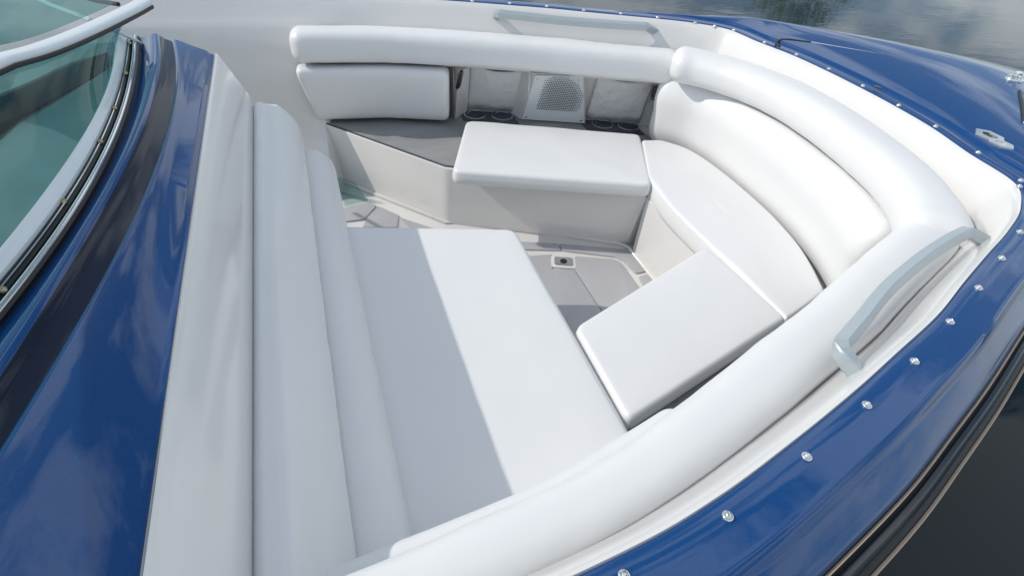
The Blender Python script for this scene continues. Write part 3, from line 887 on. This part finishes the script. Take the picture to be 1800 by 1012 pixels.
# --- windshield
AIp = [(202, 62), (197, 125), (172, 190), (142, 250), (65, 350), (0, 438)]
AOp = [(222, 65), (214, 120), (192, 190), (167, 245), (97, 360), (0, 482)]
CHp = [(238, 72), (232, 130), (196, 250), (128, 370), (20, 520)]
AI = ext(AIp, .060, yhi=.50); AO = ext(AOp, .048, yhi=.535); CH = ext(CHp, .040, yhi=.565)
ws = empty('windshield', (0, 0, 0)); part(ws, boat, 'teal tinted windshield with silver frame')
ws.location = (0, 0, -ZW)
loft('windshield_frame', [shiftc(AI, -.006, -.012), shiftc(AI, -.001, -.001), shiftc(AI, .003, .002), mixc(AI, AO, .5, .004), shiftc(AO, -.003, .001), AO, shiftc(AO, .001, -.02)], M['alu'], ws, angle=50)
c1 = shiftc(AO, .0012, -.006)
loft('screw_channel', [c1, shiftc(AO, .004, -.010), mixc(AO, CH, .45, -.010), mixc(AO, CH, .5, -.006), mixc(AO, CH, .55, -.010), shiftc(CH, -.003, -.006), shiftc(CH, -.0025, .0)], M['black'], ws, angle=30)
def tubeo(name, C, r, m, p): mb = MB(); mb.tube(C, r, 8); return mb.build(name, m, p)
tubeo('chrome_strip', CH, .0028, M['chrome'], ws)
tubeo('channel_bead', mixc(AO, CH, .22, -.006), .0014, M['chrome'], ws)
tubeo('channel_bead', mixc(AO, CH, .74, -.004), .0016, M['alu'], ws)
loft('gasket', [shiftc(CH, .0025, .0), shiftc(CH, .007, -.004), mixc(CH, G, .6, .004), shiftc(G, .002, .002), shiftc(G, .003, -.004)], M['black'], ws, angle=60)
for px, py in ((226, 75), (220, 128), (200, 189), (176, 248), (111, 353), (4, 508)):
    c = W(px, py, .042); mb = MB(); mb.lathe(c, [(.0055, -.004), (.0055, 0), (.0035, .003), (.001, .003)], 14); mb.build('screw', M['brass'], ws)
# top rail
RP = catmull([W(252, 6, .125), W(222, 22, .132), W(150, 56, .150), (W(75, 86, .172)), W(0, 107, .195)], 10)
d_ = (RP[-1] - RP[-6]).normalized()
last = RP[-1].copy()
for k in range(1, 25):
    t = k * .04
    RP.append(last + Vector((d_.x * t - 0.0 * t, d_.y * t, .10 * t - .02 * t * t)) + Vector((.16 * t * t, 0, 0)))
def railsec(C, sec, name, m, p):
    V = []; F = []; k = len(sec)
    for i, c in enumerate(C):
        t = (C[min(i + 1, len(C) - 1)] - C[max(0, i - 1)]).normalized(); n = Vector((0, 0, 1)).cross(t).normalized(); b = t.cross(n)
        for u, v in sec: V.append(c + n * u + b * v)
    for i in range(len(C) - 1):
        for j in range(k): F.append((i * k + j, i * k + (j + 1) % k, (i + 1) * k + (j + 1) % k, (i + 1) * k + j))
    F += [tuple(range(k)), tuple(range((len(C) - 1) * k, len(C) * k))]
    return mk(name, V, F, m, p, angle=50)
s_ = superell(.022, .010, 3.0, 20)
railsec(RP, s_, 'top_rail', M['alu'], ws)
railsec(RP, [(u * .12 + .0215, v * .45 - .008) for u, v in s_], 'rail_seal', M['black'], ws)
# glass between frame and top rail (true surface of revolution-like loft)
bot = resample(AI, 60)[0]; top = resample(RP, 60)[0]
g = loft('windshield_glass', [bot, mixc(bot, top, .25, .004), mixc(bot, top, .5, .006), mixc(bot, top, .75, .004), top], M['glass'], ws, angle=80)
# end cap strip at the port end of the frame
mb = MB(); mb.tube([W(188, 50, .085), W(205, 56, .07), W(232, 68, .05), W(248, 77, .03)], .0045, 8); mb.build('end_post', M['alu'], ws)
# opened walk-through pane lying behind the top rail
pn = [W(215, -6, .10), W(150, -40, .12), W(-120, -30, .16), W(-120, 60, .16), W(0, 78, .165), W(150, 30, .12)]
g2c1 = [W(x, y, z) for x, y, z in ((203, 6, .11), (150, 30, .12), (75, 60, .135), (0, 80, .15), (-120, 100, .17))]
g2c2 = [p + Vector((-.30, .22, .10)) for p in g2c1]
loft('door_glass', [catmull(g2c1, 6), mixc(catmull(g2c1, 6), catmull(g2c2, 6), .5, .02), catmull(g2c2, 6)], M['glass'], ws, angle=80)
mb = MB(); mb.tube([W(140, -6, .10), W(170, 2, .10), W(208, 8, .11)], .006, 8); mb.build('door_hinge', M['black'], ws)
mb = MB(); mb.tube([W(30, -20, .05), W(90, 10, .05), W(160, 36, .05)], .007, 8); mb.build('door_frame_bar', M['alu'], ws)

# --- helm behind the glass
c0 = [p + Vector((-.005, 0, -.03)) for p in G]
hz = [shiftc(G, -.03, -.006), shiftc(G, -.12, -.012), shiftc(G, -.22, -.02), shiftc(G, -.30, -.05), shiftc(G, -.31, -.30)]
hd_ = loft('helm_console', hz, M['interior'], None, angle=40); part(hd_, boat, 'grey helm console top seen through the windshield glass')
bpx = [(0, 218), (60, 190), (120, 160), (186, 126)]; tpx = [(0, 165), (60, 140), (120, 112), (188, 92)]
zb = .012
BP = [W(x, y, zb) for x, y in bpx]; TP = [W(x, y, zb + .0) for x, y in tpx]
BP = [BP[0] * 2 - BP[1]] + BP; TP = [TP[0] * 2 - TP[1]] + TP
v = catmull(BP, 6); u = catmull(TP, 6)
o = loft('dark_reflection_panel', [shiftc(v, 0, -.03), v, mixc(v, u, .5, .02), u, shiftc(u, 0, -.03)], M['black'], None, angle=60); part(o, boat, 'dark reflection in the windshield, built as a black panel behind the glass')  # black panel added in place of a dark reflection in the glass
# cockpit seats further aft, pale
for (x, y) in ((-1.35, .55), (-1.45, -.35)):
    cs = empty('helm_seat', (x, y, ZF)); part(cs)
    cushion('seat_pad', round_poly([(-.25, -.25), (.25, -.25), (.25, .25), (-.25, .25)], .06), .42, .14, .03, M['vinyl'], cs)
    cushion('seat_back', round_poly([(-.30, -.25), (-.18, -.25), (-.18, .25), (-.30, .25)], .04), .85, .45, .03, M['vinyl'], cs)
    prism('seat_pedestal', round_poly([(-.15, -.15), (.15, -.15), (.15, .15), (-.15, .15)], .05), 0, .28, M['gel'], cs, bev=.01)

# clear acrylic wind door, its lower corner seen in the walk-through
a_ = W(647, 352, ZF + .004); b_ = W(598, 338, ZF + .004); up_ = Vector((-.045, .015, .085)); th = Vector((-.006, -.010, 0))
V = [a_, b_, b_ + up_, a_ + up_, a_ + th, b_ + th, b_ + up_ + th, a_ + up_ + th]
ac = mk('wind_door', V, [(0, 1, 2, 3), (4, 5, 6, 7), (0, 1, 5, 4), (1, 2, 6, 5), (2, 3, 7, 6), (3, 0, 4, 7)], M['acrylic'], None, smooth=False); part(ac)
d3 = W(606, 363, ZF + .006)
V = [a_, b_, d3]; V += [v + Vector((0, 0, .005)) for v in V]
ac = mk('door_sill', V, [(3, 4, 5), (0, 1, 4, 3), (1, 2, 5, 4), (2, 0, 3, 5)], M['acrylic'], None, smooth=False); part(ac)

# ================================================================== loose cushions (lift off)
def outl(pts, r): return round_poly(pts, r, 6)
aft = cushion('seat_cushion', outl([(-.03, .19), (.052, .166), (.552, .036), (.548, -.745), (.548, -1.0), (-.03, -1.0)], [.01, .01, .035, .002, .01, .01]), -.400, .088, .022, M['vinyl'], crown=.004)
tag(aft, 'widest white seat cushion, half in the shade of the aft backrest', 'seat cushion', 'loose seat cushions of the bow cockpit')
pp = cushion('seat_cushion', outl([(.442, .415), (1.128, .172), (1.292, .560), (.604, .812)], [.035, .03, .03, .035]), -.398, .060, .016, M['vinyl'], crown=.006)
tag(pp, 'white box cushion on the grey port ledge below the speaker', 'seat cushion', 'loose seat cushions of the bow cockpit')
fs = cushion('seat_cushion', outl([(1.275, .515), (1.142, .235), (1.122, .02), (1.142, -.545), (1.343, -.478), (1.400, -.355), (1.435, -.25), (1.462, -.10), (1.468, .047), (1.468, .19), (1.455, .33), (1.43, .42), (1.360, .500)], [.012, .03, .06, .015, .02, .08, .1, .1, .1, .1, .1, .04, .02]), -.399, .085, .016, M['vinyl'], crown=.004)
tag(fs, 'long white bow seat cushion in front of the curved bow backrest', 'seat cushion', 'loose seat cushions of the bow cockpit')
fi = cushion('seat_cushion', outl([(1.118, -.190), (.558, -.416), (.553, -.722), (1.150, -.536)], [.03, .03, .03, .02]), -.402, .055, .014, M['vinyl'], crown=.004)
tag(fi, 'white filler cushion bridging the widest seat and the bow seat, beside the starboard bolster', 'seat cushion', 'loose seat cushions of the bow cockpit')
# ================================================================== tree on the bank (mirrored in the water) and a drifting leaf
p0 = W(1375, 48, ZW); dv = p0 - CAM; hl = math.hypot(dv.x, dv.y); slope = -dv.z / hl; dirv = Vector((dv.x / hl, dv.y / hl, 0))
D = 22.0
top_h = ZW + slope * D
tb = Vector((p0.x, p0.y, 0)) + dirv * D
bank = mk('bank', [(tb.x - 60, tb.y + 60 - 4, ZW - .3), (tb.x - 60, tb.y - 4 + 60, .2), (tb.x + 60, tb.y - 60 - 4, .2), (tb.x + 60, tb.y - 60 - 4, ZW - .3)], [(0, 1, 2, 3)], M['leaf'], smooth=False)
# bank as a gentle grassy slope, perpendicular to the view direction
bpv = Vector((-dirv.y, dirv.x, 0))
V = []
for a, z in ((-2.0, ZW - .5), (-.8, ZW + .25), (6, ZW + .5), (60, ZW + .6)):
    for k in range(-10, 11): V.append(tb + dirv * (a + random.uniform(-.3, .3)) + bpv * k * 6 + Vector((0, 0, z - 0)))
F = [(i * 21 + j, i * 21 + j + 1, (i + 1) * 21 + j + 1, (i + 1) * 21 + j) for i in range(3) for j in range(20)]
bpy.data.objects.remove(bank)
bank = mk('bank', V, F, M['leaf']); tag(bank, kind='structure')
tree = empty('tree', (tb.x, tb.y, ZW + .4)); tag(tree, 'leafy green tree with red blossoms mirrored in the water', 'tree')
H = top_h - (ZW + .4)
mb = MB(); mb.frustum((0, 0, 0), (0, 0, 1), .22, .12, H * .6, 12)
for k in range(7):
    a = k * 2.4; mb.frustum((0, 0, H * (.3 + .05 * k)), (math.cos(a), math.sin(a), .8), .08, .03, H * .35, 8)
mb.build('trunk', M['bark'], tree)
cl_pts = []
for k in range(46):
    a = random.uniform(0, 6.28); hh = random.uniform(.35, .97); R = (1 - abs(hh - .6) * 1.7) * 2.6
    r = R * random.uniform(.2, 1)
    cl_pts.append(Vector((math.cos(a) * r, math.sin(a) * r, H * hh)))
mb = MB(); mr = MB()
for ci, c in enumerate(cl_pts):
    for k in range(150):
        p = c + Vector([random.gauss(0, .32) for _ in range(3)])
        s = random.uniform(.05, .10)
        u = Vector([random.gauss(0, 1) for _ in range(3)]).normalized(); w = u.orthogonal().normalized()
        (mr if ci % 9 == 0 and k % 3 == 0 else mb).add([p + u * s, p + w * s * .5, p - u * s, p - w * s * .5], [(0, 1, 2, 3)])
mb.build('crown', M['leaf'], tree); mr.build('blossom', M['redleaf'], tree)
c = W(1427, 53, ZW + .003)
lf = mk('floating_leaf', [c + Vector(v) for v in ((-.06, 0, 0), (-.02, .028, .004), (.04, .022, .004), (.075, 0, .002), (.04, -.022, .005), (-.02, -.026, .004))], [(0, 1, 2, 3, 4, 5)], M['dryleaf'])
tag(lf, 'small brown leaf floating on the dark water', 'leaf')
